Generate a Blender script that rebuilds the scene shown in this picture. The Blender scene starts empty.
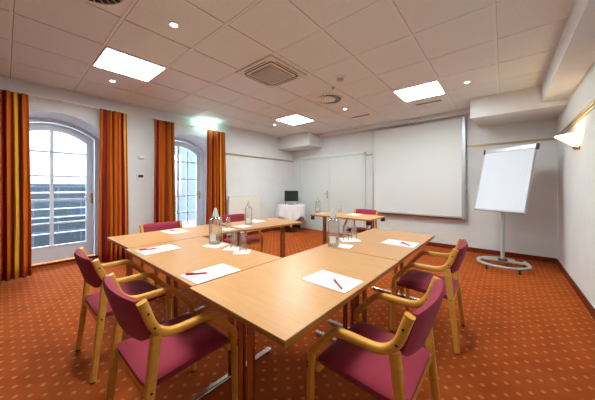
import bpy, bmesh, math, random
from mathutils import Vector, Matrix
random.seed(4)
PI = math.pi
SC = bpy.context.scene
COL = SC.collection

# ------------------------------------------------------------------ helpers
def lin(r, g, b):
    f = lambda c: (c/255)/12.92 if c/255 <= .04045 else ((c/255+.055)/1.055)**2.4
    return (f(r), f(g), f(b), 1)

def mat(name, col, rough=.5, metal=0, spec=.5, emit=None, estr=0):
    m = bpy.data.materials.new(name); m.use_nodes = True
    b = m.node_tree.nodes['Principled BSDF']
    b.inputs['Base Color'].default_value = col
    b.inputs['Roughness'].default_value = rough
    b.inputs['Metallic'].default_value = metal
    b.inputs['Specular IOR Level'].default_value = spec
    if emit:
        b.inputs['Emission Color'].default_value = emit
        b.inputs['Emission Strength'].default_value = estr
    return m

def N(m, t, **kw):
    n = m.node_tree.nodes.new(t)
    for k, v in kw.items(): setattr(n, k, v)
    return n
def L(m, a, b): m.node_tree.links.new(a, b)
def B(m): return m.node_tree.nodes['Principled BSDF']

def math_n(m, op, a, b=None):
    n = N(m, 'ShaderNodeMath', operation=op)
    for i, v in enumerate((a, b)):
        if v is None: continue
        if isinstance(v, (int, float)): n.inputs[i].default_value = v
        else: L(m, v, n.inputs[i])
    return n.outputs[0]

def noise_tint(m, c0, c1, scale=8, detail=3, stretch=(1, 1, 1), bump=0, bscale=None):
    tc = N(m, 'ShaderNodeTexCoord'); mp = N(m, 'ShaderNodeMapping')
    mp.inputs['Scale'].default_value = stretch
    L(m, tc.outputs['Object'], mp.inputs['Vector'])
    nz = N(m, 'ShaderNodeTexNoise'); nz.inputs['Scale'].default_value = scale; nz.inputs['Detail'].default_value = detail
    L(m, mp.outputs[0], nz.inputs['Vector'])
    cr = N(m, 'ShaderNodeValToRGB')
    cr.color_ramp.elements[0].position = .3; cr.color_ramp.elements[1].position = .7
    cr.color_ramp.elements[0].color = c0; cr.color_ramp.elements[1].color = c1
    L(m, nz.outputs['Fac'], cr.inputs[0]); L(m, cr.outputs[0], B(m).inputs['Base Color'])
    if bump:
        n2 = N(m, 'ShaderNodeTexNoise'); n2.inputs['Scale'].default_value = bscale or scale
        L(m, mp.outputs[0], n2.inputs['Vector'])
        bp = N(m, 'ShaderNodeBump'); bp.inputs['Strength'].default_value = bump; bp.inputs['Distance'].default_value = .01
        L(m, n2.outputs['Fac'], bp.inputs['Height']); L(m, bp.outputs[0], B(m).inputs['Normal'])
    return m

def mesh_obj(name, bm, m, parent=None, smooth=False, flip=False):
    bmesh.ops.recalc_face_normals(bm, faces=bm.faces)
    if flip: bmesh.ops.reverse_faces(bm, faces=bm.faces)
    me = bpy.data.meshes.new(name); bm.to_mesh(me); bm.free()
    me.materials.append(m)
    if smooth:
        me.polygons.foreach_set('use_smooth', [True]*len(me.polygons))
        me.set_sharp_from_angle(angle=math.radians(40))
    o = bpy.data.objects.new(name, me); COL.objects.link(o)
    if parent: o.parent = parent
    return o

def tag(o, label=None, cat=None, group=None, kind=None):
    if label: o['label'] = label
    if cat: o['category'] = cat
    if group: o['group'] = group
    if kind: o['kind'] = kind
    return o
def thing(name, label, cat, loc=(0, 0, 0), rz=0, group=None):
    o = bpy.data.objects.new(name, None); COL.objects.link(o)
    o.empty_display_size = .1
    o.location = loc; o.rotation_euler = (0, 0, rz)
    return tag(o, label, cat, group)
def struct(name, bm, m, parent=None, **kw):
    o = mesh_obj(name, bm, m, parent, **kw)
    if not parent: o['kind'] = 'structure'
    return o
def dup(root, loc, rz, label, group=None):
    r = root.copy(); COL.objects.link(r); r.location = loc; r.rotation_euler = (0, 0, rz)
    r['label'] = label
    if group: r['group'] = group
    for ch in list(root.children):
        c = ch.copy(); COL.objects.link(c); c.parent = r
        for g in list(ch.children):
            d = g.copy(); COL.objects.link(d); d.parent = c
    return r

NB = bmesh.new
def box(bm, x0, x1, y0, y1, z0, z1, bev=0, seg=2):
    t = bmesh.new(); bmesh.ops.create_cube(t, size=1)
    for v in t.verts:
        v.co = Vector(((x0+x1)/2+v.co.x*(x1-x0), (y0+y1)/2+v.co.y*(y1-y0), (z0+z1)/2+v.co.z*(z1-z0)))
    if bev: bmesh.ops.bevel(t, geom=t.edges[:], offset=bev, segments=seg, affect='EDGES', profile=.5)
    merge(bm, t); return bm
def merge(bm, t, M=None):
    if M is not None: bmesh.ops.transform(t, matrix=M, verts=t.verts)
    me = bpy.data.meshes.new('tmp'); t.to_mesh(me); t.free(); bm.from_mesh(me); bpy.data.meshes.remove(me)
def cyl(bm, p0, p1, r0, r1=None, n=16, cap=True):
    r1 = r0 if r1 is None else r1
    p0, p1 = Vector(p0), Vector(p1); d = (p1-p0).normalized()
    a = d.orthogonal().normalized(); b = d.cross(a)
    A = [bm.verts.new(p0+(a*math.cos(t)+b*math.sin(t))*r0) for t in [2*PI*i/n for i in range(n)]]
    C = [bm.verts.new(p1+(a*math.cos(t)+b*math.sin(t))*r1) for t in [2*PI*i/n for i in range(n)]]
    for i in range(n): bm.faces.new((A[i], A[(i+1) % n], C[(i+1) % n], C[i]))
    if cap: bm.faces.new(A[::-1]); bm.faces.new(C)
    return bm
def lathe(bm, prof, n=24, c=(0, 0, 0), a0=0, a1=2*PI):
    full = abs(a1-a0-2*PI) < 1e-6
    k = n if full else n+1
    rings = []
    for r, z in prof:
        if r < 1e-6: rings.append([bm.verts.new((c[0], c[1], c[2]+z))])
        else: rings.append([bm.verts.new((c[0]+r*math.cos(a0+(a1-a0)*i/n), c[1]+r*math.sin(a0+(a1-a0)*i/n), c[2]+z)) for i in range(k)])
    for A, C in zip(rings, rings[1:]):
        for i in range(n):
            j = (i+1) % k
            if len(A) == 1 and len(C) == 1: continue
            if len(A) == 1: bm.faces.new((A[0], C[i], C[j]))
            elif len(C) == 1: bm.faces.new((A[i], A[j], C[0]))
            else: bm.faces.new((A[i], A[j], C[j], C[i]))
    return bm
def tube(bm, pts, r, n=10, closed=False):
    pts = [Vector(p) for p in pts]; R = []
    up = Vector((0, 0, 1)); k = len(pts)
    for i, p in enumerate(pts):
        d = (pts[(i+1) % k]-pts[i-1]) if closed else (pts[min(i+1, k-1)]-pts[max(i-1, 0)])
        d.normalize(); a = d.cross(up)
        if a.length < 1e-3: a = d.orthogonal()
        a.normalize(); b = d.cross(a)
        R.append([bm.verts.new(p+(a*math.cos(2*PI*j/n)+b*math.sin(2*PI*j/n))*r) for j in range(n)])
    for i in range(k if closed else k-1):
        A, C = R[i], R[(i+1) % k]
        for j in range(n): bm.faces.new((A[j], A[(j+1) % n], C[(j+1) % n], C[j]))
    if not closed: bm.faces.new(R[0][::-1]); bm.faces.new(R[-1])
    return bm
def fillet(pts, rad, n=7):
    out = [Vector(pts[0])]
    for i in range(1, len(pts)-1):
        p, a, b = Vector(pts[i]), Vector(pts[i-1]), Vector(pts[i+1])
        r = min(rad[i-1], .49*(a-p).length, .49*(b-p).length)
        s, e = p+(a-p).normalized()*r, p+(b-p).normalized()*r
        for k in range(n+1):
            t = k/n; out.append(s*(1-t)**2+p*2*t*(1-t)+e*t*t)
    out.append(Vector(pts[-1])); return out
def sweep_yz(bm, pts, x, w, ths, n=16, pw=3.2):
    # bar of rounded-rectangular section swept along a path in the plane x = const
    R = []; k = len(pts)
    for i, p in enumerate(pts):
        d = (pts[min(i+1, k-1)]-pts[max(i-1, 0)]).normalized(); nn = Vector((-d.y, d.x))
        th = ths[0]+(ths[1]-ths[0])*i/(k-1)
        ring = []
        for j in range(n):
            c, s = math.cos(2*PI*j/n), math.sin(2*PI*j/n)
            cx = math.copysign(abs(c)**(2/pw), c)*w/2; cn = math.copysign(abs(s)**(2/pw), s)*th/2
            q = p+nn*cn; ring.append(bm.verts.new((x+cx, q.x, q.y)))
        R.append(ring)
    for A, C in zip(R, R[1:]):
        for j in range(n): bm.faces.new((A[j], A[(j+1) % n], C[(j+1) % n], C[j]))
    for E, s in ((R[0], -1), (R[-1], 1)):
        bm.faces.new(E[::s])
    return bm
def prism_x(bm, poly, x0, x1):        # polygon in (y, z) extruded along x
    A = [bm.verts.new((x0, y, z)) for y, z in poly]; C = [bm.verts.new((x1, y, z)) for y, z in poly]
    k = len(poly)
    for i in range(k): bm.faces.new((A[i], A[(i+1) % k], C[(i+1) % k], C[i]))
    bm.faces.new(A[::-1]); bm.faces.new(C); return bm
def prism_z(bm, poly, z0, z1):
    A = [bm.verts.new((x, y, z0)) for x, y in poly]; C = [bm.verts.new((x, y, z1)) for x, y in poly]
    k = len(poly)
    for i in range(k): bm.faces.new((A[i], A[(i+1) % k], C[(i+1) % k], C[i]))
    bm.faces.new(A[::-1]); bm.faces.new(C); return bm
def ring_x(bm, outer, inner, x0, x1):  # ring between two outlines with equal point counts
    k = len(outer)
    O0 = [bm.verts.new((x0, y, z)) for y, z in outer]; I0 = [bm.verts.new((x0, y, z)) for y, z in inner]
    O1 = [bm.verts.new((x1, y, z)) for y, z in outer]; I1 = [bm.verts.new((x1, y, z)) for y, z in inner]
    for i in range(k):
        j = (i+1) % k
        bm.faces.new((O0[i], O0[j], I0[j], I0[i])); bm.faces.new((O1[i], I1[i], I1[j], O1[j]))
        bm.faces.new((O0[i], O1[i], O1[j], O0[j])); bm.faces.new((I0[i], I0[j], I1[j], I1[i]))
    return bm

# ------------------------------------------------------------------ room measures (camera stands over x = y = 0)
XL, XR, YB, YF, H = -5.146, .682, 5.889, -1.5, 2.753
XD = -5.70                         # plane of the glazed doors, deep in the wall

# ------------------------------------------------------------------ materials
M_wall = noise_tint(mat('wall_paint', lin(218, 221, 221), .85, spec=.2), lin(215, 218, 218), lin(221, 224, 224), 3, bump=.05, bscale=180)
M_ceil = noise_tint(mat('ceiling_tile', lin(224, 227, 224), .9, spec=.15), lin(221, 224, 221), lin(226, 230, 227), 40, bump=.12, bscale=160)
M_bar = mat('ceiling_bar', lin(226, 230, 229), .5)
M_gap = mat('joint_shadow_gap', lin(120, 108, 98), .9)
M_white = mat('white_gloss_paint', lin(226, 238, 248), .3)  # blue tint puts daylight on the doors into the base colour
M_doorw = mat('door_paint', lin(212, 219, 217), .5)
M_rail = mat('picture_rail_brass', lin(186, 172, 132), .35, .6)
M_plast = mat('white_plastic', lin(232, 230, 224), .4)
M_black = mat('black_plastic', lin(22, 23, 25), .45)
M_dark = mat('dark_void', lin(40, 37, 34), .8)
M_chrome = mat('chrome', lin(214, 212, 210), .16, 1)
M_brown_chrome = mat('brown_chrome_tube', lin(172, 140, 118), .26, 1)  # chrome with the brown carpet reflection tinted into its colour
M_alu = mat('aluminium', lin(190, 194, 197), .38, .55)
M_grey = mat('grey_painted_steel', lin(176, 182, 182), .4, .2)
M_brass = mat('brass', lin(196, 170, 110), .3, .9)
M_paper = mat('paper', lin(244, 245, 248), .7)
M_cloth = noise_tint(mat('white_cloth', lin(236, 236, 240), .9), lin(232, 232, 237), lin(240, 240, 244), 30)
M_red = mat('red_plastic', lin(206, 22, 58), .3)
M_rad = mat('radiator_enamel', lin(226, 226, 216), .4)
M_screenf = mat('screen_fabric', lin(222, 228, 227), .75, spec=.2)
M_tv = mat('monitor_glass', lin(30, 42, 40), .2)

def beech(name, c0, c1, rough, ax):
    m = mat(name, c0, rough, spec=.45)
    st = [14, 14, 14]; st[ax] = .9
    noise_tint(m, c0, c1, 4, 6, tuple(st))
    return m
M_top = beech('beech_tabletop', lin(192, 141, 87), lin(200, 151, 97), .36, 1)
M_edge = mat('beech_edge', lin(172, 118, 52), .45)
M_wood = beech('beech_frame', lin(214, 153, 56), lin(226, 170, 74), .33, 1)

# burgundy wool with a fine woven rib
M_uph = mat('burgundy_wool', lin(150, 42, 66), .92, spec=.2)
tc = N(M_uph, 'ShaderNodeTexCoord')
wv = N(M_uph, 'ShaderNodeTexWave', wave_type='BANDS', bands_direction='DIAGONAL'); wv.inputs['Scale'].default_value = 160; wv.inputs['Distortion'].default_value = 1.5
L(M_uph, tc.outputs['Object'], wv.inputs['Vector'])
cr = N(M_uph, 'ShaderNodeValToRGB'); cr.color_ramp.elements[0].color = lin(136, 40, 57); cr.color_ramp.elements[1].color = lin(160, 57, 76)
L(M_uph, wv.outputs['Fac'], cr.inputs[0]); L(M_uph, cr.outputs[0], B(M_uph).inputs['Base Color'])
B(M_uph).inputs['Sheen Weight'].default_value = .1

# orange carpet with a lattice of small pale diamonds
M_carpet = mat('orange_carpet', lin(190, 84, 34), .95, spec=.1)
def carpet(m, base0, base1, dot):
    g = N(m, 'ShaderNodeNewGeometry'); sx = N(m, 'ShaderNodeSeparateXYZ'); L(m, g.outputs['Position'], sx.inputs[0])
    P = .1175
    def d(ox):
        r = []
        for k, ph in ((0, .131-ox), (1, 2.215-ox)):
            t = math_n(m, 'DIVIDE', math_n(m, 'SUBTRACT', sx.outputs[k], ph-P*200.5), P)
            r.append(math_n(m, 'ABSOLUTE', math_n(m, 'SUBTRACT', math_n(m, 'FRACT', t), .5)))
        return math_n(m, 'MAXIMUM', math_n(m, 'ADD', r[0], r[1]), 0)
    dd = math_n(m, 'MINIMUM', d(0), d(P/2))
    dotf = N(m, 'ShaderNodeMapRange'); dotf.inputs['From Min'].default_value = .10; dotf.inputs['From Max'].default_value = .17
    dotf.inputs['To Min'].default_value = 1; dotf.inputs['To Max'].default_value = 0
    L(m, dd, dotf.inputs['Value'])
    nz = N(m, 'ShaderNodeTexNoise'); nz.inputs['Scale'].default_value = 5; nz.inputs['Detail'].default_value = 5
    L(m, g.outputs['Position'], nz.inputs['Vector'])
    cr = N(m, 'ShaderNodeValToRGB'); cr.color_ramp.elements[0].position = .35; cr.color_ramp.elements[1].position = .65
    cr.color_ramp.elements[0].color = base0; cr.color_ramp.elements[1].color = base1
    L(m, nz.outputs['Fac'], cr.inputs[0])
    mx = N(m, 'ShaderNodeMix', data_type='RGBA'); L(m, dotf.outputs[0], mx.inputs['Factor'])
    L(m, cr.outputs[0], mx.inputs['A']); mx.inputs['B'].default_value = dot
    L(m, mx.outputs['Result'], B(m).inputs['Base Color'])
    fz = N(m, 'ShaderNodeTexNoise'); fz.inputs['Scale'].default_value = 420
    L(m, g.outputs['Position'], fz.inputs['Vector'])
    bp = N(m, 'ShaderNodeBump'); bp.inputs['Strength'].default_value = .35; bp.inputs['Distance'].default_value = .006
    L(m, fz.outputs['Fac'], bp.inputs['Height']); L(m, bp.outputs[0], B(m).inputs['Normal'])
carpet(M_carpet, lin(150, 68, 24), lin(163, 77, 28), lin(184, 116, 66))
M_skirt = noise_tint(mat('carpet_skirting', lin(112, 46, 24), .95, spec=.1), lin(104, 42, 22), lin(124, 52, 26), 30)

# striped curtain: stripes run down the cloth, laid out over its width in the UV map
M_curt = mat('striped_curtain', lin(190, 90, 20), .75, spec=.25)
uv = N(M_curt, 'ShaderNodeUVMap'); sx = N(M_curt, 'ShaderNodeSeparateXYZ'); L(M_curt, uv.outputs[0], sx.inputs[0])
fr = math_n(M_curt, 'FRACT', sx.outputs[0])
cr = N(M_curt, 'ShaderNodeValToRGB'); e = cr.color_ramp; e.interpolation = 'CONSTANT'
OR, GO, BU, DR = lin(190, 92, 16), lin(214, 160, 40), lin(126, 24, 40), lin(120, 52, 18)
st = [(0, OR), (.22, DR), (.28, BU), (.36, GO), (.43, OR), (.64, DR), (.69, BU), (.77, OR), (.9, GO), (.96, DR)]
e.elements[0].position = 0; e.elements[0].color = st[0][1]; e.elements[1].position = st[1][0]; e.elements[1].color = st[1][1]
for p, c in st[2:]:
    q = e.elements.new(p); q.color = c
L(M_curt, fr, cr.inputs[0]); L(M_curt, cr.outputs[0], B(M_curt).inputs['Base Color'])

def glassy(name, tint, rough=.02, ior=1.45):
    m = mat(name, tint, rough); b = B(m)
    b.inputs['Transmission Weight'].default_value = 1; b.inputs['IOR'].default_value = ior
    return m
M_pane = bpy.data.materials.new('window_pane'); M_pane.use_nodes = True
nt = M_pane.node_tree; nt.nodes.clear()
o_ = nt.nodes.new('ShaderNodeOutputMaterial'); mx = nt.nodes.new('ShaderNodeMixShader'); tr = nt.nodes.new('ShaderNodeBsdfTransparent')
gl = nt.nodes.new('ShaderNodeBsdfGlossy'); gl.inputs['Roughness'].default_value = .02; fn = nt.nodes.new('ShaderNodeFresnel'); fn.inputs[0].default_value = 1.3
tr.inputs[0].default_value = (.93, .97, .99, 1)
nt.links.new(fn.outputs[0], mx.inputs[0]); nt.links.new(tr.outputs[0], mx.inputs[1]); nt.links.new(gl.outputs[0], mx.inputs[2]); nt.links.new(mx.outputs[0], o_.inputs[0])

M_panel = mat('lamp_diffuser', lin(255, 255, 255), .5, emit=(.93, 1, 1.0, 1), estr=42)
M_spot = mat('spot_lamp', lin(255, 250, 240), .5, emit=(1, .86, .7, 1), estr=30)
M_sconce = mat('sconce_glass', lin(255, 240, 210), .4, emit=(1, .76, .44, 1), estr=3.2)
M_bulb = mat('sconce_bulb', lin(255, 240, 210), .4, emit=(1, .76, .46, 1), estr=160)
M_exit = mat('exit_face', lin(240, 255, 250), .4, emit=(.55, 1, .93, 1), estr=10)
M_green = mat('exit_green', lin(20, 160, 90), .4, emit=lin(80, 225, 165), estr=1.2)

def clear(name, tint, edge, solid=0):
    # thin clear glass: see-through, with reflections that grow towards grazing angles
    m = bpy.data.materials.new(name); m.use_nodes = True; nt = m.node_tree; nt.nodes.clear()
    o = nt.nodes.new('ShaderNodeOutputMaterial'); mx = nt.nodes.new('ShaderNodeMixShader')
    t = nt.nodes.new('ShaderNodeBsdfTransparent'); t.inputs[0].default_value = tint
    g = nt.nodes.new('ShaderNodeBsdfGlossy'); g.inputs['Roughness'].default_value = .04
    lw = nt.nodes.new('ShaderNodeLayerWeight'); pw = nt.nodes.new('ShaderNodeMath'); pw.operation = 'POWER'; pw.inputs[1].default_value = 2.6
    ma = nt.nodes.new('ShaderNodeMath'); ma.operation = 'MULTIPLY_ADD'; ma.inputs[1].default_value = edge; ma.inputs[2].default_value = .03
    nt.links.new(lw.outputs['Facing'], pw.inputs[0]); nt.links.new(pw.outputs[0], ma.inputs[0]); nt.links.new(ma.outputs[0], mx.inputs[0])
    nt.links.new(t.outputs[0], mx.inputs[1]); nt.links.new(g.outputs[0], mx.inputs[2]); 
    if solid:
        gb = nt.nodes.new('ShaderNodeBsdfGlass'); gb.inputs['IOR'].default_value = 1.45; gb.inputs['Roughness'].default_value = .01; gb.inputs['Color'].default_value = (.97, .99, .98, 1)
        m2 = nt.nodes.new('ShaderNodeMixShader'); m2.inputs[0].default_value = solid
        nt.links.new(mx.outputs[0], m2.inputs[1]); nt.links.new(gb.outputs[0], m2.inputs[2]); nt.links.new(m2.outputs[0], o.inputs[0])
    else: nt.links.new(mx.outputs[0], o.inputs[0])
    return m
M_glass = clear('clear_glass', (.975, .99, .985, 1), .9, .16)
M_water = clear('water', (.95, .97, .965, 1), .2)
# ------------------------------------------------------------------ shell
bm = NB(); box(bm, -5.95, XR+.1, YF-.1, YB+.1, -.1, 0); struct('floor', bm, M_carpet)
bm = NB(); box(bm, -5.95, XR+.1, YF-.1, YB+.1, H, H+.1); struct('ceiling', bm, M_ceil)
bm = NB(); box(bm, -5.3, XR+.1, YB, YB+.12, 0, H); struct('wall_back', bm, M_wall)
bm = NB(); box(bm, XR, XR+.12, YF, YB, 0, H); struct('wall_right', bm, M_wall)
bm = NB(); box(bm, -5.3, XR+.1, YF-.12, YF, 0, H); struct('wall_front', bm, mat('taupe_wall', lin(120, 110, 104), .85))  # unseen wall behind the camera, toned dark to cut bounce on chair backs

def arch(yc, hw, z0, crown, R=.844, n=16):
    spring = crown-(R-math.sqrt(max(R*R-hw*hw, 0)))
    pts = [(yc+hw, z0)]
    a = math.asin(min(1, hw/R))
    for i in range(n+1):
        t = a-2*a*i/n
        pts.append((yc+R*math.sin(t), crown-R+R*math.cos(t)))
    pts.append((yc-hw, z0)); return pts

DOORS = (.50, 2.55); HW, CR = .62, 2.39
bm = NB()
XO = -5.95
def quad(a, b, c, d): bm.faces.new([bm.verts.new(p) for p in (a, b, c, d)])
ys = [YF]
for yc in DOORS: ys += [yc-HW, yc+HW]
ys.append(YB)
for x in (XL, XO):
    for i in (0, 2, 4): quad((x, ys[i], 0), (x, ys[i+1], 0), (x, ys[i+1], H), (x, ys[i], H))
for yc in DOORS:
    o = arch(yc, HW, 0, CR)
    for p, q in zip(o[1:-1], o[2:-1]):
        for x in (XL, XO): quad((x, p[0], p[1]), (x, q[0], q[1]), (x, q[0], H), (x, p[0], H))
bmesh.ops.remove_doubles(bm, verts=bm.verts, dist=1e-4)
struct('wall_left', bm, M_wall)
M_reveal = mat('reveal_daylight_white', lin(240, 248, 255), .6)  # daylight put into the colour: reveals whiter and bluer than the wall
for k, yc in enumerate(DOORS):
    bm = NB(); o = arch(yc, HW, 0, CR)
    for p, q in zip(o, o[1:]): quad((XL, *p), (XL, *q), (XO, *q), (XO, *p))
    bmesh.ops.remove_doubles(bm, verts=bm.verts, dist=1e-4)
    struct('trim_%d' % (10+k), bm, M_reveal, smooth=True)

# glazed arched doors
def glazed_door(k, yc, extra):
    r = thing('door_%d' % k, None, None, (0, 0, 0)); r['kind'] = 'structure'
    zb = .02
    O, I = arch(yc, HW-.003, 0, CR-.003), arch(yc, HW-.07, zb, CR-.065)
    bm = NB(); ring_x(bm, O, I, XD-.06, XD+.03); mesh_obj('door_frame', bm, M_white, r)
    lo, gl = arch(yc, HW-.078, zb+.03, CR-.075), arch(yc, .435, .305, 2.195, .66)
    lo2 = arch(yc, .44, .300, 2.2, .665)
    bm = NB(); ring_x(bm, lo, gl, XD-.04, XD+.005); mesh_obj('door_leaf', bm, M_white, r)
    be = arch(yc, .455, .285, 2.215, .68)
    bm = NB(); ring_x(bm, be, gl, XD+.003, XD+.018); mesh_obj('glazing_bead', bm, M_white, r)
    bm = NB(); prism_x(bm, lo2, XD-.022, XD-.016); mesh_obj('glass_pane', bm, M_pane, r)
    bm = NB()
    box(bm, XD-.034, XD+.008, yc-.022, yc+.022, .29, 2.2)
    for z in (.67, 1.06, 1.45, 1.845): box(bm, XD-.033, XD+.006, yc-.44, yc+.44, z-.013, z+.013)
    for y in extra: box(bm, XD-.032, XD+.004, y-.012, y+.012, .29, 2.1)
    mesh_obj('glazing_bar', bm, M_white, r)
    bm = NB(); box(bm, XD-.06, XD+.04, yc-HW+.005, yc+HW-.005, 0, .022); mesh_obj('threshold', bm, M_skirt, r)
    h = mesh_obj('handle_plate', box(NB(), XD+.004, XD+.014, yc+.494, yc+.53, .97, 1.16, .004), M_brass, r)
    bm = NB(); cyl(bm, (XD+.01, yc+.512, 1.1), (XD+.06, yc+.512, 1.1), .009)
    cyl(bm, (XD+.055, yc+.52, 1.1), (XD+.055, yc+.40, 1.095), .009); mesh_obj('door_handle', bm, M_brass, r, smooth=True)
glazed_door(1, DOORS[0], ())
glazed_door(2, DOORS[1], (DOORS[1]-.215, DOORS[1]+.215))

# closed double door in the back wall
r = thing('door_3', None, None, (0, 0, 0)); r['kind'] = 'structure'
bm = NB()
for x0, x1 in ((-4.80, -4.735), (-2.735, -2.67)): box(bm, x0, x1, YB-.045, YB, 0, 2.16, .006)
box(bm, -4.80, -2.67, YB-.045, YB, 2.095, 2.16, .006); mesh_obj('door_frame', bm, M_doorw, r)
for x0, x1 in ((-4.728, -3.748), (-3.740, -2.742)):
    mesh_obj('door_leaf', box(NB(), x0, x1, YB-.03, YB-.002, .012, 2.088, .003), M_doorw, r)
mesh_obj('handle_plate', box(NB(), -3.835, -3.79, YB-.04, YB-.029, .93, 1.16, .004), M_brass, r)
bm = NB(); cyl(bm, (-3.812, YB-.03, 1.075), (-3.812, YB-.085, 1.075), .009); cyl(bm, (-3.80, YB-.08, 1.075), (-3.93, YB-.08, 1.075), .009)
mesh_obj('door_handle', bm, M_brass, r, smooth=True)
for z in (.3, 1.05, 1.85):
    mesh_obj('hinge', cyl(NB(), (-2.738, YB-.045, z-.05), (-2.738, YB-.045, z+.05), .009), M_doorw, r, smooth=True)

# carpet skirting
bm = NB(); box(bm, -2.66, XR-.012, YB-.014, YB, 0, .085); box(bm, XL, -4.81, YB-.014, YB, 0, .085); struct('baseboard_back', bm, M_skirt)
bm = NB(); box(bm, XR-.014, XR, YF, YB-.014, 0, .085); struct('baseboard_right', bm, M_skirt)
bm = NB()
for a, b in ((YF, ys[1]), (ys[2], ys[3]), (ys[4], YB-.014)): box(bm, XL, XL+.014, a, b, 0, .085)
struct('baseboard_left', bm, M_skirt)

# picture rail
def rail(name, x0, x1, y0, y1, z0=2.055, z1=2.095):
    struct(name, box(NB(), x0, x1, y0, y1, z0, z1, .006), M_rail)
rail('trim_1', XL, XL+.025, 3.42, YB-.001)
rail('trim_2', -2.665, XR-.026, YB-.025, YB)
bm = NB(); box(bm, XR-.022, XR, YF, YB-.001, 2.05, 2.066, .005); box(bm, XR-.03, XR, YF, YB-.001, 2.08, 2.10, .005); box(bm, XR-.01, XR, YF, YB-.001, 2.05, 2.1)
struct('trim_3', bm, M_rail)
# dropped boxes and beams under the ceiling
struct('trim_4', box(NB(), XL, -4.0, 5.24, YB, 2.39, H), M_wall)
struct('trim_5', box(NB(), -3.999, -.43, 5.64, YB, 2.675, H), M_wall)
bm = NB(); prism_z(bm, [(-.43, 5.03), (XR, 5.03), (XR, YB), (-.36, YB)], 2.425, H); struct('trim_6', bm, M_wall)
struct('trim_7', box(NB(), .43, XR, YF, 5.029, 2.50, H), M_wall)

# suspended ceiling grid: light bars in the joints
GX = [-.06-.6265*k for k in range(9)]; GY = [.036+.628*k for k in range(-2, 9)]
bm = NB()
for y in GY: box(bm, XL, .43, y-.011, y+.011, H-.005, H+.001)
for x in (GX[0], GX[1], GX[2], GX[3]): box(bm, x-.013, x+.013, YF, 5.64 if x < -.43 else 5.03, H-.0045, H+.001)
for x in GX[4:]: box(bm, x-.007, x+.007, YF, 5.64 if x > -4 else 5.24, H-.004, H+.001)
struct('trim_8', bm, M_bar)
bm = NB()
for y in GY: box(bm, XL, .43, y+.011, y+.016, H-.002, H+.001)
for x in GX: box(bm, x+.013 if x > -2 else x+.007, x+.015 if x > -2 else x+.010, YF, 5.64 if -4 < x < -.43 else 5.03, H-.002, H+.001)
struct('trim_9', bm, M_gap)

# ------------------------------------------------------------------ outside the doors
M_stone = mat('dark_stone', lin(92, 104, 118), .9)
tcs = N(M_stone, 'ShaderNodeTexCoord'); mp = N(M_stone, 'ShaderNodeMapping'); mp.inputs['Rotation'].default_value = (PI/2, 0, PI/2)
bk = N(M_stone, 'ShaderNodeTexBrick'); L(M_stone, tcs.outputs['Object'], mp.inputs['Vector'])
sxz = N(M_stone, 'ShaderNodeSeparateXYZ'); L(M_stone, tcs.outputs['Object'], sxz.inputs[0])
cxz = N(M_stone, 'ShaderNodeCombineXYZ'); L(M_stone, sxz.outputs[1], cxz.inputs[0]); L(M_stone, sxz.outputs[2], cxz.inputs[1])
L(M_stone, cxz.outputs[0], bk.inputs['Vector'])
bk.inputs['Scale'].default_value = 1; bk.inputs['Brick Width'].default_value = .75; bk.inputs['Row Height'].default_value = .32; bk.inputs['Mortar Size'].default_value = .012
bk.inputs['Color1'].default_value = lin(28, 32, 38); bk.inputs['Color2'].default_value = lin(35, 40, 47); bk.inputs['Mortar'].default_value = lin(58, 64, 72)
L(M_stone, bk.outputs['Color'], B(M_stone).inputs['Base Color'])
tag(mesh_obj('garden_wall', box(NB(), -7.8, -7.4, -6, 2.2, -.1, 1.335), M_stone), 'grey dressed stone wall outside beyond the left glazed door', 'wall')
M_ext = mat('pale_render', lin(74, 80, 86), .9)
b = thing('building', 'pale building outside seen through the second arched door', 'building', (-9.2, 5.2, 0))
bm = NB(); box(bm, -.4, 0, -2.4, 4.5, -.1, 5); mesh_obj('wall', bm, M_ext, b)
for y in (-1.45, .2):
    w = mesh_obj('window', box(NB(), -.02, .03, y-.45, y+.45, 1.0, 2.4), M_white, b)
    for s in (-1, 1): mesh_obj('window_pane', box(NB(), .028, .036, y+s*.21-.17, y+s*.21+.17, 1.08, 2.32), mat('dark_pane', lin(150, 172, 190), .1), w)
bm = NB(); box(bm, -12, -5.951, -7, 11, -.14, -.03); struct('terrace', bm, mat('terrace_paving', lin(150, 152, 154), .9))
M_railw = mat('white_painted_rail', lin(140, 144, 148), .4)
g = thing('railing', 'white metal railing of horizontal bars just outside the left glazed door', 'railing', (-6.5, .5, -.03))
for y in (-1.0, 1.0): mesh_obj('post', box(NB(), -.025, .025, y-.025, y+.025, 0, 1.2), M_railw, g)
for z in (.428, .724, .885, 1.19): mesh_obj('bar', cyl(NB(), (0, -1, z), (0, 1, z), .010 if z < 1.1 else .015, n=8), M_railw, g, smooth=True)

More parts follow.
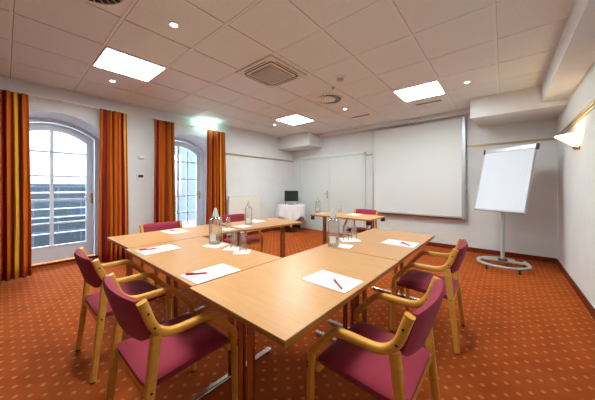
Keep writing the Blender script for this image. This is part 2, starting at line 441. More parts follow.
# ------------------------------------------------------------------ curtains
def curtain(y0, y1, uoff, ulen, label, folds):
    bm = NB(); uvl = bm.loops.layers.uv.new('UVMap')
    nx, nz = folds*10, 12; zt, zb = 2.545, .035
    top_in = .012
    V = []
    for j in range(nz+1):
        t = j/nz; z = zt+(zb-zt)*t; row = []
        flare = .9+.1*min(1, t*1.4)
        for i in range(nx+1):
            u = i/nx; ph = u*folds*2*PI
            y = (y0+y1)/2+((y0+(y1-y0)*u)-(y0+y1)/2)*flare+.006*math.sin(ph*2+1+t)
            amp = (.034+.014*math.sin(u*9+uoff*7))*(.75+.45*t)
            x = -5.03+amp*math.sin(ph+.5*math.sin(t*3+u*5))+.01*math.sin(t*4+u*13)
            row.append(bm.verts.new((x, y, z)))
        V.append(row)
    for j in range(nz):
        for i in range(nx):
            f = bm.faces.new((V[j][i], V[j][i+1], V[j+1][i+1], V[j+1][i]))
            for lp, (a, c) in zip(f.loops, ((i, j), (i+1, j), (i+1, j+1), (i, j+1))):
                lp[uvl].uv = (uoff+ulen*a/nx, c/nz)
    o = mesh_obj('curtain', bm, M_curt, smooth=True)
    sm = o.modifiers.new('thick', 'SOLIDIFY'); sm.thickness = .006
    return tag(o, label, 'curtain', 'striped curtains at the arched doors')
curtain(-.30, .235, .10, 1.1, 'orange, gold and burgundy striped curtain at the left edge of the photo', 7)
curtain(.975, 1.385, .52, .95, 'striped curtain just right of the left glazed door, beside the thermostat wall', 6)
curtain(1.79, 2.19, .15, .95, 'striped curtain on the left side of the second arched door', 6)
curtain(2.85, 3.365, .63, 1.05, 'striped curtain under the exit sign, right of the second arched door', 6)
def rod(y0, y1, label):
    r = thing('curtain_rod', label, 'curtain rod', (-5.03, (y0+y1)/2, 2.555), 0, 'curtain rods')
    d = (y1-y0)/2
    mesh_obj('pole', cyl(NB(), (0, -d, 0), (0, d, 0), .012, n=10), M_plast, r, smooth=True)
    for y in (-d+.05, 0, d-.05):
        mesh_obj('bracket', box(NB(), -.116, .004, y-.008, y+.008, -.006, .012), M_plast, r)
rod(-.32, 1.40, 'white curtain rod over the left glazed door')
rod(1.77, 3.39, 'white curtain rod over the second arched door')

# ------------------------------------------------------------------ wall fittings
r = thing('radiator', 'flat cream radiator on the left wall past the last curtain', 'radiator', (XL+.003, 3.95, .3))
mesh_obj('panel', box(NB(), .05, .1, -.49, .49, 0, .725, .012), M_rad, r)
bm = NB(); box(bm, .03, .11, -.495, .495, .725, .74, .004); mesh_obj('top_grille', bm, M_rad, r)
for y in (-.4, .4): mesh_obj('bracket', box(NB(), 0, .06, y-.02, y+.02, .1, .6), M_rad, r)
bm = NB(); cyl(bm, (.07, -.49, .66), (.07, -.545, .66), .018); cyl(bm, (.07, -.53, .66), (.07, -.53, -.29), .008); mesh_obj('valve_pipe', bm, M_alu, r, smooth=True)

r = thing('thermostat', 'small white thermostat with a dark display on the wall between the curtains', 'thermostat', (XL, 1.61, 1.455))
mesh_obj('housing', box(NB(), .003, .025, -.055, .055, -.055, .05, .006), M_plast, r)
mesh_obj('wall_mount', box(NB(), 0, .004, -.05, .05, -.05, .045), M_plast, r)
mesh_obj('display', box(NB(), .024, .028, -.038, .045, -.012, .04), mat('lcd', lin(48, 78, 70), .25), r)
r = thing('wall_sensor', 'small white sensor on the wall above the thermostat', 'sensor', (XL, 1.63, 1.815))
mesh_obj('housing', box(NB(), 0, .03, -.05, .05, -.02, .03, .008), M_plast, r)
mesh_obj('lens', box(NB(), .0, .034, -.04, .04, -.034, -.018, .004), mat('sensor_lens', lin(188, 170, 160), .3), r)

r = thing('exit_sign', 'lit white and green exit sign hanging over the second arched door', 'exit sign', (-4.98, 2.90, 2.57))
mesh_obj('lit_body', box(NB(), -.03, .03, -.165, .165, 0, .165, .006), M_exit, r)
mesh_obj('lit_face', box(NB(), .0295, .034, -.155, .155, .008, .157), M_exit, r)
for y in (-.1, .1): mesh_obj('hanger', cyl(NB(), (0, y, .165), (0, y, H-2.57), .006, n=8), M_plast, r)
# running figure, doorway and arrow
pic = NB()
def gp(poly): prism_x(pic, poly, .0342, .0352)
gp([(-.145, .015), (-.115, .015), (-.115, .15), (-.145, .15)])
gp([(.145, .015), (.075, .015), (.075, .08), (.09, .08), (.09, .03), (.145, .03)])
gp([(-.03, .118), (-.012, .11), (.004, .118), (.004, .136), (-.012, .143), (-.03, .136)])
gp([(-.03, .105), (.015, .105), (.022, .06), (-.005, .055)])
gp([(-.005, .058), (.02, .062), (-.02, .015), (-.04, .015)]); gp([(.0, .062), (.022, .06), (.052, .03), (.042, .018)])
gp([(-.03, .105), (-.025, .09), (-.06, .078), (-.065, .09)]); gp([(.015, .105), (.018, .085), (.055, .07), (.06, .082)])
mesh_obj('pictogram', pic, M_green, r)

r = thing('wall_sconce', 'lit half-cone glass wall lamp on the right wall', 'wall lamp', (XR-.002, 4.32, 1.72))
bm = NB(); lathe(bm, [(.035, .02), (.06, .045), (.205, .165), (.2, .168), (.055, .052), (.03, .03)], 20, (0, 0, 0), PI/2, 3*PI/2)
mesh_obj('glass_shade', bm, M_sconce, r, smooth=True)
mesh_obj('back_plate', box(NB(), -.012, 0, -.05, .05, -.01, .14, .004), M_brass, r)
mesh_obj('finial', lathe(NB(), [(0, -.012), (.016, -.006), (.03, .02), (.03, .03), (0, .032)], 14, (-.028, 0, 0)), M_brass, r, smooth=True)
mesh_obj('bulb', lathe(NB(), [(0, .05), (.02, .07), (.025, .1), (0, .13)], 12, (-.06, 0, 0)), M_bulb, r, smooth=True)

r = thing('wall_socket', 'cream triple socket low on the back wall under the screen', 'socket', (-2.19, YB, .235))
mesh_obj('plate', box(NB(), -.115, .115, -.014, 0, -.04, .04, .004), M_plast, r)
for x in (-.075, 0, .075): mesh_obj('outlet', cyl(NB(), (x, -.016, 0), (x, -.012, 0), .026), mat('socket_cream', lin(205, 200, 186), .4), r, smooth=True)

# projection screen
SX0, SX1, SZ0, SZ1, SY = -2.455, -.565, .655, 2.655, 5.80
r = thing('projection_screen', 'large white projection screen in a silver frame on the back wall', 'screen', ((SX0+SX1)/2, SY-.002, SZ0))
hw, hh = (SX1-SX0)/2, SZ1-SZ0
mesh_obj('screen_surface', box(NB(), -hw+.03, hw-.03, .0, .03, .02, hh-.02), M_screenf, r)
mesh_obj('side_bar', box(NB(), -hw, -hw+.035, -.02, .06, 0, hh, .006), M_alu, r)
mesh_obj('side_bar', box(NB(), hw-.065, hw, -.02, .06, -.03, hh, .008), M_alu, r)
mesh_obj('top_bar', box(NB(), -hw, hw, -.015, .086, hh-.03, hh, .006), M_alu, r)
mesh_obj('bottom_bar', box(NB(), -hw, hw-.06, -.025, .035, -.005, .03, .006), M_alu, r)
mesh_obj('brown_ledge', box(NB(), -hw+.01, hw-.06, -.01, .085, -.035, -.005, .004), mat('ledge_brown', lin(132, 78, 52), .5), r)  # brown strip under the bottom bar, reaching back towards the wall
for x in (-hw+.1, hw-.12):
    for z in (.1, hh-.12): mesh_obj('wall_mount', box(NB(), x-.03, x+.03, .025, .089, z-.03, z+.03), M_alu, r)
bm = NB(); cyl(bm, (hw+.018, .0, -.02), (hw+.018, .0, .52), .006, n=8); cyl(bm, (hw+.018, .0, .5), (hw+.018, .0, .57), .012, n=10); cyl(bm, (hw+.018, 0, -.09), (hw+.018, 0, -.01), .012, n=10)
for z in (.0, .53): cyl(bm, (hw-.02, 0, z), (hw+.02, 0, z), .007, n=8)
mesh_obj('crank_rod', bm, M_alu, r, smooth=True)

# ------------------------------------------------------------------ ceiling fittings
def panel_light(x, y, label):
    r = thing('ceiling_light', label, 'ceiling light', (x, y, H), 0, 'square ceiling light panels')
    s = .29
    bm = NB()
    for a in ((-s-.015, -s, -s-.015, s+.015), (s, s+.015, -s-.015, s+.015), (-s, s, -s-.015, -s), (-s, s, s, s+.015)): box(bm, *a, -.014, 0)
    mesh_obj('frame', bm, M_white, r)
    mesh_obj('diffuser', box(NB(), -s, s, -s, s, -.010, -.004), M_panel, r)
    bm = NB()
    for k in range(1, 4): box(bm, -s+2*s*k/4-.003, -s+2*s*k/4+.003, -s, s, -.0125, -.0095)
    mesh_obj('louvre', bm, M_white, r)
panel_light(-3.50, .985, 'lit square ceiling light nearest the left glazed door')
panel_light(-1.0, 4.15, 'lit square ceiling light in front of the projection screen')
panel_light(-3.53, 4.12, 'lit square ceiling light near the far left corner')
panel_light(-1.0, .985, 'lit square ceiling light above the near table corner')

def downlight(x, y, label):
    r = thing('downlight', label, 'downlight', (x, y, H), 0, 'small round ceiling spots')
    mesh_obj('trim_ring', lathe(NB(), [(.028, -.002), (.03, -.008), (.045, -.006), (.048, 0)], 20), M_plast, r, smooth=True)
    mesh_obj('lamp', lathe(NB(), [(0, -.006), (.02, -.006), (.028, -.002)], 16), M_spot, r, smooth=True)
    ld = bpy.data.lights.new('downlight_beam', 'SPOT'); ld.energy = 26; ld.color = (1, .85, .68); ld.spot_size = 1.5; ld.spot_blend = .7; ld.shadow_soft_size = .03
    lo = bpy.data.objects.new('lamp_beam', ld); COL.objects.link(lo); lo.parent = r; lo.location = (0, 0, -.03)
downlight(-2.30, .99, 'round ceiling spot near the photo top, right of the large left light panel')
downlight(-4.18, .97, 'round ceiling spot between the left light panel and the left wall')
downlight(-.394, 4.19, 'round ceiling spot right of the light panel before the screen')
downlight(-2.31, 4.16, 'round ceiling spot below the round swirl vent, between two light panels')
downlight(-4.175, 4.13, 'round ceiling spot left of the farthest light panel')

r = thing('air_conditioner', 'square ceiling air conditioner with a ribbed centre grille', 'air conditioner', (-2.31, 2.23, H))
s = .33
bm = NB(); box(bm, -s, s, -s, s, -.022, 0, .008); mesh_obj('frame', bm, mat('ac_cream', lin(216, 208, 196), .5), r)
M_grl = mat('grille_beige', lin(196, 187, 175), .6)
mesh_obj('centre_grille', box(NB(), -.19, .19, -.19, .19, -.028, -.021), mat('grille_back', lin(150, 142, 130), .7), r)
bm = NB()
for k in range(11): box(bm, -.185+k*.037-.009, -.185+k*.037+.009, -.19, .19, -.04, -.027)
mesh_obj('grille_rib', bm, M_grl, r)
for a in range(4):
    bm = NB(); t = NB(); box(t, -.24, .24, .235, .252, -.024, -.0215); box(t, -.2, .2, .275, .286, -.024, -.0215)
    merge(bm, t, Matrix.Rotation(a*PI/2, 4, 'Z')); mesh_obj('air_slot', bm, M_dark, r)

def swirl(x, y, R, label):
    r = thing('swirl_vent', label, 'vent', (x, y, H), 0, 'round swirl vents in the ceiling')
    mesh_obj('backing', lathe(NB(), [(0, -.002), (R*.97, -.002), (R*.97, 0)], 32), M_dark, r)
    mesh_obj('rim', lathe(NB(), [(R*.9, -.003), (R*.9, -.012), (R, -.010), (R+.004, 0)], 40), M_plast, r, smooth=True)
    bm = NB()
    for k in range(26):
        t = NB(); box(t, R*.5, R*.92, -.009, .009, -.0012, .0012)
        M = Matrix.Rotation(2*PI*k/26, 4, 'Z') @ Matrix.Translation((0, 0, -.014)) @ Matrix.Rotation(.75, 4, 'X')
        merge(bm, t, M)
    mesh_obj('vane', bm, M_plast, r)
    mesh_obj('centre_disc', lathe(NB(), [(0, -.02), (R*.5, -.016), (R*.52, -.006), (R*.52, -.002)], 32), M_plast, r, smooth=True)
swirl(-2.27, 3.50, .25, 'round swirl vent in the middle of the ceiling past the air conditioner')
swirl(-2.27, .35, .28, 'round swirl vent cut by the top edge of the photo')
for x, lb in ((-1.01, 'thin beige slot vent in the ceiling just before the screen'), (-2.29, 'thin beige slot vent in the ceiling, left one of two')):
    r = thing('slot_vent', lb, 'vent', (x, 4.78, H), 0, 'thin slot vents')
    mesh_obj('frame', box(NB(), -.2, .2, -.03, .03, -.006, 0), mat('slot_beige', lin(172, 152, 128), .6), r)
    mesh_obj('slot', box(NB(), -.19, .19, -.012, .012, -.0075, -.0055), mat('slot_dark', lin(110, 94, 76), .8), r)
r = thing('smoke_detector', 'round cream smoke detector on the ceiling', 'smoke detector', (-1.69, 2.91, H))
mesh_obj('base', lathe(NB(), [(.058, 0), (.058, -.018), (.04, -.022)], 24), M_plast, r, smooth=True)
mesh_obj('head', lathe(NB(), [(.036, -.02), (.046, -.03), (.044, -.046), (.03, -.054), (0, -.056)], 24), mat('detector_cream', lin(206, 194, 164), .5), r, smooth=True)
r = thing('sprinkler', 'tiny ceiling sprinkler head between the detector and the swirl vent', 'sprinkler', (-1.935, 3.13, H))
mesh_obj('rose', lathe(NB(), [(.035, 0), (.03, -.006), (.012, -.008)], 16), M_alu, r, smooth=True)
mesh_obj('head', lathe(NB(), [(.01, -.006), (.008, -.025), (.022, -.028), (.022, -.031), (0, -.031)], 14), M_brass, r, smooth=True)

# ------------------------------------------------------------------ tables
TZ = .74
def make_table(name, label, loc, rz, lx, ly):
    """lx along local x (length), ly along local y (width)"""
    r = thing(name, label, 'table', loc, rz, 'beech meeting tables')
    mesh_obj('tabletop', box(NB(), -lx/2+.001, lx/2-.001, -ly/2+.001, ly/2-.001, TZ-.006, TZ, .0015), M_top, r)
    mesh_obj('edge_band', box(NB(), -lx/2, lx/2, -ly/2, ly/2, TZ-.026, TZ-.0035, .002), M_edge, r)
    bm = NB(); box(bm, -lx/2+.12, lx/2-.12, -.055, -.03, TZ-.06, TZ-.026); box(bm, -lx/2+.12, lx/2-.12, .03, .055, TZ-.06, TZ-.026)
    mesh_obj('under_frame', bm, M_black, r)
    for s in (-1, 1):
        x = s*(lx/2-.105)
        mesh_obj('hinge_plate', box(NB(), x-.035, x+.035, -.25, .25, TZ-.035, TZ-.026), M_black, r)
        for q in (-1, 1): mesh_obj('leg', cyl(NB(), (x, q*.034, .03), (x, q*.034, TZ-.034), .019, n=14), M_brown_chrome, r, smooth=True)
        f = mesh_obj('foot', box(NB(), x-.02, x+.02, -.325, .325, .008, .034, .008), M_chrome, r)
        for q in (-1, 1): mesh_obj('foot_glide', cyl(NB(), (x, q*.29, 0), (x, q*.29, .012), .016, n=12), M_black, f)
    return r
T = make_table
T('meeting_table', 'beech table at the near corner closest to the camera, one paper and pen on it', (-.930, 1.235, 0), PI/2-.006, 1.208, .70)
T('meeting_table', 'beech table of the right wing farther away, nearest the projection screen', (-.932, 2.450, 0), PI/2, 1.208, .70)
T('meeting_table', 'beech table in the middle of the near row, with bottle and two upturned glasses', (-1.8945, 1.010, 0), -.012, 1.212, .70)
T('meeting_table', 'beech table at the left corner, nearest the left glazed door', (-2.868, 1.302, 0), PI/2, 1.208, .715)
T('meeting_table', 'beech table of the left wing farther away, nearest the radiator', (-2.757, 2.460, 0), PI/2-.14, 1.0, .70)
bt = T('meeting_table', 'beech table standing apart before the white double door', (-2.255, 4.135, 0), .0, 1.208, .70)
M_clamp = M_black
for s in (-1, 1):
    for q in (-1, 1):
        bm = NB(); cyl(bm, (s*.565, q*.31, .645), (s*.565, q*.31, .714), .04, .036, n=14)
        o = mesh_obj('castor', bm, M_black, bt, smooth=True)

# ------------------------------------------------------------------ chairs
def make_chair():
    t = thing('armchair', '-', 'chair', (0, 0, 0), 0, 'burgundy beech armchairs around the tables')
    y0 = -.23; hw = .245
    path = fillet([(y0-.002, .795), (y0+.06, .618), (y0+.322, .618), (y0+.458, .468), (y0+.472, 0.012)], [.10, .032, .025])
    rear = [Vector((y0+.055+(-.067)*k/8, .635-(.623)*k/8)) for k in range(9)]
    for s in (-1, 1):
        f = mesh_obj('side_frame', sweep_yz(NB(), path, s*hw, .036, (.040, .036)), M_wood, t, smooth=True)
        xs = s*(hw+.018)
        for y, z in ((y0+.018, .742), (y0+.043, .672), (y0+.470, .415), (y0+.470, .395)):
            for side in (1, -1):
                x = s*hw+side*.0175
                bm = NB(); cyl(bm, (x-.002, y, z), (x+.002, y, z), .0055, n=10); mesh_obj('screw', bm, M_dark, f)
        mesh_obj('foot_glide', cyl(NB(), (s*hw, y0+.472, 0), (s*hw, y0+.472, .016), .014, n=12), M_black, f)
        l = mesh_obj('leg', sweep_yz(NB(), rear, s*hw, .034, (.046, .034)), M_wood, t, smooth=True)
        bm = NB(); cyl(bm, (s*hw+s*.0165, y0+.03, .40), (s*hw+s*.0195, y0+.03, .40), .0055, n=10); mesh_obj('screw', bm, M_dark, l)
        mesh_obj('foot_glide', cyl(NB(), (s*hw, y0-.012, 0), (s*hw, y0-.012, .016), .014, n=12), M_black, l)
    # seat: a padded cushion with soft edges and a slight dish
    bm = NB(); nx, ny = 14, 14; sw, d0, d1 = .222, y0+.018, y0+.455
    top, bot = [], []
    for j in range(ny+1):
        a, b = [], []
        for i in range(nx+1):
            u, v = 2*i/nx-1, 2*j/ny-1
            e = max(0, (1-abs(u)**5)*(1-abs(v)**5))
            z = .425+.030*e**.6-.008*(1-u*u)*(1-v*v)+.010*v
            if v > .5: z -= .022*((v-.5)/.5)**2
            cr_ = 1-.03*(abs(v)**8)
            x = u*sw*cr_; y = d0+(d1-d0)*(v*(1-.03*abs(u)**8)+1)/2
            a.append(bm.verts.new((x, y, z))); b.append(bm.verts.new((x*.97, y*.985, .392+.008*v)))
        top.append(a); bot.append(b)
    for j in range(ny):
        for i in range(nx):
            bm.faces.new((top[j][i], top[j][i+1], top[j+1][i+1], top[j+1][i]))
            bm.faces.new((bot[j][i], bot[j+1][i], bot[j+1][i+1], bot[j][i+1]))
    for i in range(nx):
        bm.faces.new((top[0][i], bot[0][i], bot[0][i+1], top[0][i+1])); bm.faces.new((top[ny][i], top[ny][i+1], bot[ny][i+1], bot[ny][i]))
    for j in range(ny):
        bm.faces.new((top[j][0], top[j+1][0], bot[j+1][0], bot[j][0])); bm.faces.new((top[j][nx], bot[j][nx], bot[j+1][nx], top[j+1][nx]))
    mesh_obj('seat', bm, M_uph, t, smooth=True)
    bm = NB(); box(bm, -hw+.015, hw-.015, y0+.02, y0+.045, .352, .396, .006); mesh_obj('seat_rail', bm, M_wood, t, smooth=True); bm = NB(); box(bm, -hw+.015, hw-.015, y0+.425, y0+.45, .36, .4, .006)
    mesh_obj('seat_rail', bm, M_wood, t, smooth=True)
    # backrest: curved pad bowed to the rear, lower corners rounded
    bm = NB(); nx, nz = 16, 10; F, R = [], []
    for j in range(nz+1):
        v = j/nz; a, b = [], []
        for i in range(nx+1):
            u = 2*i/nx-1
            zb = .57+.06*abs(u)**4; zt = .803-.004*abs(u)**2
            z = zb+(zt-zb)*v
            xx = u*.228
            yb = y0+.064-(z-.545)/.25*.078-.03*(1-u*u)
            e = 1-max(abs(u)**8, abs(2*v-1)**6)
            th = .010+.017*max(0, e)**.5
            a.append(bm.verts.new((xx, yb+th, z))); b.append(bm.verts.new((xx, yb-th, z)))
        F.append(a); R.append(b)
    for j in range(nz):
        for i in range(nx):
            bm.faces.new((F[j][i], F[j+1][i], F[j+1][i+1], F[j][i+1])); bm.faces.new((R[j][i], R[j][i+1], R[j+1][i+1], R[j+1][i]))
    for i in range(nx):
        bm.faces.new((F[0][i], F[0][i+1], R[0][i+1], R[0][i])); bm.faces.new((F[nz][i], R[nz][i], R[nz][i+1], F[nz][i+1]))
    for j in range(nz):
        bm.faces.new((F[j][0], R[j][0], R[j+1][0], F[j+1][0])); bm.faces.new((F[j][nx], F[j+1][nx], R[j+1][nx], R[j][nx]))
    mesh_obj('backrest', bm, M_uph, t, smooth=True)
    return t
ch = make_chair()
ch.location = (-1.405, .600, 0); ch['label'] = 'burgundy armchair at the front left, its back to the camera, cut by the bottom edge'
dup(ch, (-2.295, .612, 0), 0, 'burgundy armchair left of the front one, nearest the left edge of the photo')
dup(ch, (-3.22, 1.335, 0), -PI/2, 'burgundy armchair behind the left table corner, before the second curtain pair')
dup(ch, (-3.27, 2.475, 0), -PI/2, 'burgundy armchair by the radiator, seat seen under the far left table')
dup(ch, (-2.185, 4.56, 0), PI-.05, 'burgundy armchair behind the table standing apart at the back wall')
dup(ch, (-.500, 1.222, 0), PI/2, 'burgundy armchair at the front right, facing left, cut by the bottom edge')
dup(ch, (-.519, 2.46, 0), PI/2+.03, 'burgundy armchair behind the front right one, with its whole legs on the carpet')

# ------------------------------------------------------------------ things on the tables
def sheet(cx, cy, rz, w, d, name, label, cat, group):
    bm = NB(); box(bm, -w/2, w/2, -d/2, d/2, 0, .003)
    o = mesh_obj(name, bm, M_paper); o.location = (cx, cy, TZ+.0005); o.rotation_euler = (0, 0, rz)
    return tag(o, label, cat, group)
G = 'paper pads set out for writing'
sheet(-1.394, .828, 0, .205, .295, 'paper_pad', 'white paper pad in front of the front left armchair', 'paper', G)
sheet(-2.262, .845, .03, .215, .285, 'paper_pad', 'white paper pad in front of the armchair at the left', 'paper', G)
sheet(-3.03, 1.31, PI/2, .205, .29, 'paper_pad', 'white paper pad at the left table corner before the window chair', 'paper', G)
sheet(-.752, 1.205, PI/2-.03, .205, .29, 'paper_pad', 'white paper pad on the near right table before the front right armchair', 'paper', G)
sheet(-.75, 2.41, PI/2, .215, .29, 'paper_pad', 'white paper pad on the right table farther away, before the second right armchair', 'paper', G)
sheet(-2.96, 2.50, PI/2, .205, .29, 'paper_pad', 'white paper pad on the far left table behind the bottle', 'paper', G)
sheet(-2.19, 4.32, 0, .205, .29, 'paper_pad', 'white paper pad on the table standing apart', 'paper', G)

def pen(x0, y0, x1, y1, label):
    d = math.hypot(x1-x0, y1-y0); k = .128/2
    r = thing('pen', label, 'pen', ((x0+x1)/2, (y0+y1)/2, TZ+.0036+.0055), math.atan2(y1-y0, x1-x0), 'red pens on the paper pads')
    mesh_obj('barrel', cyl(NB(), (-k, 0, 0), (k*.78, 0, 0), .0055, n=10), M_red, r, smooth=True)
    mesh_obj('tip', cyl(NB(), (k*.78, 0, 0), (k, 0, -.0015), .0052, .0015, n=10), M_red, r, smooth=True)
    bm = NB(); box(bm, -k, -k+.05, -.002, .002, .005, .009); mesh_obj('clip', bm, M_red, r)
pen(-1.468, .70, -1.393, .805, 'red pen on the paper of the front left armchair')
pen(-2.325, .72, -2.275, .84, 'red pen on the paper of the armchair at the left')
pen(-3.03, 1.285, -2.97, 1.34, 'red pen on the paper at the left table corner')
pen(-.739, 1.205, -.634, 1.118, 'red pen on the paper nearest the front right armchair')
pen(-.746, 2.42, -.633, 2.335, 'red pen on the paper of the second right armchair')

def napkin(cx, cy, rz, s, label):
    bm = NB(); n = 24; pts = []
    for k in range(4):
        a, b = [(-1, -1), (1, -1), (1, 1), (-1, 1)][k], [(1, -1), (1, 1), (-1, 1), (-1, -1)][k]
        for i in range(8):
            t = i/8; w = 1-.04*(i % 2)
            pts.append(((a[0]+(b[0]-a[0])*t)*s/2*w, (a[1]+(b[1]-a[1])*t)*s/2*w))
    prism_z(bm, pts, 0, .0025)
    o = mesh_obj('napkin', bm, M_cloth); o.location = (cx, cy, TZ+.0005); o.rotation_euler = (0, 0, rz)
    return tag(o, label, 'napkin', 'white paper napkins under bottles and glasses')
napkin(-2.02, 1.24, .3, .17, 'white napkin under the bottle on the near middle table')
napkin(-1.80, 1.268, .5, .13, 'white napkin under the left upturned glass on the near middle table')
napkin(-1.645, 1.255, .75, .13, 'white napkin under the right upturned glass on the near middle table')
napkin(-2.66, 1.80, .4, .15, 'white napkin under the glass on the far left table')
napkin(-2.70, 2.07, .1, .20, 'white napkin beside the bottle on the far left table')
napkin(-1.10, 1.97, .2, .14, 'white napkin right beside the bottle on the right tables')
napkin(-1.19, 2.24, .75, .19, 'white napkin under the pair of glasses on the right tables')
napkin(-2.80, 4.10, 0, .16, 'white napkin under the bottle on the table standing apart')

def make_bottle():
    r = thing('water_bottle', '-', 'bottle', (0, 0, TZ), 0, 'water bottles on the tables')
    def sq(R, z, n=32, p=4):
        out = []
        for j in range(n):
            c, s = math.cos(2*PI*j/n), math.sin(2*PI*j/n)
            k = (abs(c)**p+abs(s)**p)**(-1/p)
            out.append((R*k*c, R*k*s, z))
        return out
    def loft(bm, prof):
        RR = [[bm.verts.new(q) for q in sq(R, z, 32, p)] for R, z, p in prof]
        for A, C in zip(RR, RR[1:]):
            for j in range(32): bm.faces.new((A[j], A[(j+1) % 32], C[(j+1) % 32], C[j]))
        bm.faces.new(RR[0][::-1]); bm.faces.new(RR[-1])
    bm = NB()
    loft(bm, [(.042, .003, 5), (.048, .006, 5), (.050, .015, 5), (.050, .225, 5), (.048, .237, 5), (.040, .243, 4), (.034, .248, 2), (.030, .256, 2), (.029, .258, 2),
              (.0265, .257, 2), (.031, .246, 2), (.038, .240, 4), (.0455, .234, 5), (.0475, .224, 5), (.0475, .018, 5), (.042, .012, 5)])
    mesh_obj('glass_body', bm, M_glass, r, smooth=True)
    bm = NB(); loft(bm, [(.041, .0125, 5), (.0468, .0185, 5), (.0468, .07, 5)])
    mesh_obj('water', bm, M_water, r, smooth=True)
    mesh_obj('label', box(NB(), -.026, .026, -.0512, -.0502, .04, .10), mat('bottle_label', lin(226, 230, 226), .6), r)
    mesh_obj('stopper', lathe(NB(), [(.0305, .2585), (.0315, .262), (.0165, .315), (.0125, .322), (.0125, .333), (.009, .337), (0, .338)], 20), mat('frosted_stopper', lin(196, 206, 202), .35), r, smooth=True)
    return r
bo = make_bottle()
bo.location = (-2.045, 1.255, TZ+.003); bo.rotation_euler = (0, 0, .6); bo['label'] = 'clear glass water bottle on the near middle table beside two glasses'
dup(bo, (-2.74, 2.20, TZ+.0005), .8, 'clear glass water bottle on the far left table')
dup(bo, (-1.17, 1.90, TZ+.0005), .4, 'clear glass water bottle at the joint of the two right tables')
dup(bo, (-2.885, 4.085, TZ+.003), .5, 'clear glass water bottle at the left end of the table standing apart')

gl0 = NB(); lathe(gl0, [(0, .142), (.0225, .142), (.0255, .139), (.0325, .003), (.0325, .0005), (.0303, .0005), (.0303, .003), (.0233, .124), (.021, .127), (0, .127)], 24)
gl0 = mesh_obj('drinking_glass', gl0, M_glass, smooth=True)
GG = 'upturned glass tumblers'
def glass(x, y, label, first=[True]):
    o = gl0 if first[0] else gl0.copy()
    if not first[0]: COL.objects.link(o)
    first[0] = False
    o.location = (x, y, TZ+.0032); tag(o, label, 'glass', GG)
glass(-1.80, 1.285, 'upturned glass nearer the bottle on the near middle table')
glass(-1.655, 1.27, 'upturned glass farther right from the bottle on the near middle table')
glass(-2.67, 1.82, 'upturned glass on the far left table near the bottle')
glass(-1.205, 2.19, 'upturned glass on the right tables, left one of the pair behind the bottle')
glass(-1.16, 2.275, 'upturned glass on the right tables, right one of the pair behind the bottle')
glass(-2.535, 4.36, 'upturned glass on the table standing apart')

# ------------------------------------------------------------------ round side table with cloth and monitor
cx, cy = -4.69, 5.30
r = thing('side_table', 'round side table with a dark base under a white cloth in the far corner', 'table', (cx, cy, 0))
mesh_obj('table_base', lathe(NB(), [(0, .03), (.05, .028), (.2, .012), (.205, 0), (0, 0)], 32), M_black, r, smooth=True)
mesh_obj('pole', cyl(NB(), (0, 0, .02), (0, 0, .73), .03), M_black, r, smooth=True)
mesh_obj('tabletop', lathe(NB(), [(0, .73), (.385, .73), (.39, .74), (.385, .755), (0, .755)], 40), M_plast, r, smooth=True)
bm = NB(); nth, nr = 96, 10; S = .72; rot = math.atan2(-cy, -cx)+PI/4
c0 = bm.verts.new((0, 0, .758)); rings = []
for k, rr in enumerate((.2, .38)): rings.append([bm.verts.new((rr*math.cos(2*PI*i/nth), rr*math.sin(2*PI*i/nth), .758)) for i in range(nth)])
for j in range(nr+1):
    t = j/nr; ring = []
    for i in range(nth):
        th = 2*PI*i/nth; q = th-rot
        Ls = S/max(abs(math.cos(q)), abs(math.sin(q)))-.4
        wob = .05*math.sin(11*th+.6)+.02*math.sin(17*th)
        rr = .402+(.012+wob*.9+.012)*t**.8*min(1, 1.2*t+.1)
        rr = min(rr, .448)
        ring.append(bm.verts.new((rr*math.cos(th), rr*math.sin(th), .752-Ls*t*.985)))
    rings.append(ring)
for i in range(nth): bm.faces.new((c0, rings[0][i], rings[0][(i+1) % nth]))
for A, C in zip(rings, rings[1:]):
    for i in range(nth): bm.faces.new((A[i], C[i], C[(i+1) % nth], A[(i+1) % nth]))
o = mesh_obj('tablecloth', bm, M_cloth, smooth=True); o.location = (cx, cy, 0)
sm = o.modifiers.new('thick', 'SOLIDIFY'); sm.thickness = .003; sm.offset = 1
tag(o, 'white cloth draped over the round side table in the far corner', 'tablecloth')

mx_, my_ = -4.70, 5.33
r = thing('monitor', 'small black monitor standing on the white clothed side table', 'monitor', (mx_, my_, .762), math.radians(41.5))
mesh_obj('screen_housing', box(NB(), -.20, .20, -.02, .03, .085, .395, .008), M_black, r)
mesh_obj('screen_glass', box(NB(), -.18, .18, -.0225, -.019, .105, .378), M_tv, r)
mesh_obj('stand_neck', box(NB(), -.04, .04, .0, .03, .012, .1, .004), M_alu, r)
bm = NB(); lathe(bm, [(0, .014), (.11, .012), (.115, .002), (0, .002)], 28); mesh_obj('stand_foot', bm, M_black, r, smooth=True)
mesh_obj('lower_bar', box(NB(), -.17, .17, -.03, .01, .045, .082, .008), M_alu, r)
for s in (-1, 1): mesh_obj('stand_leg', box(NB(), s*.165-.012, s*.165+.012, -.05, .02, .002, .06, .004), M_black, r)

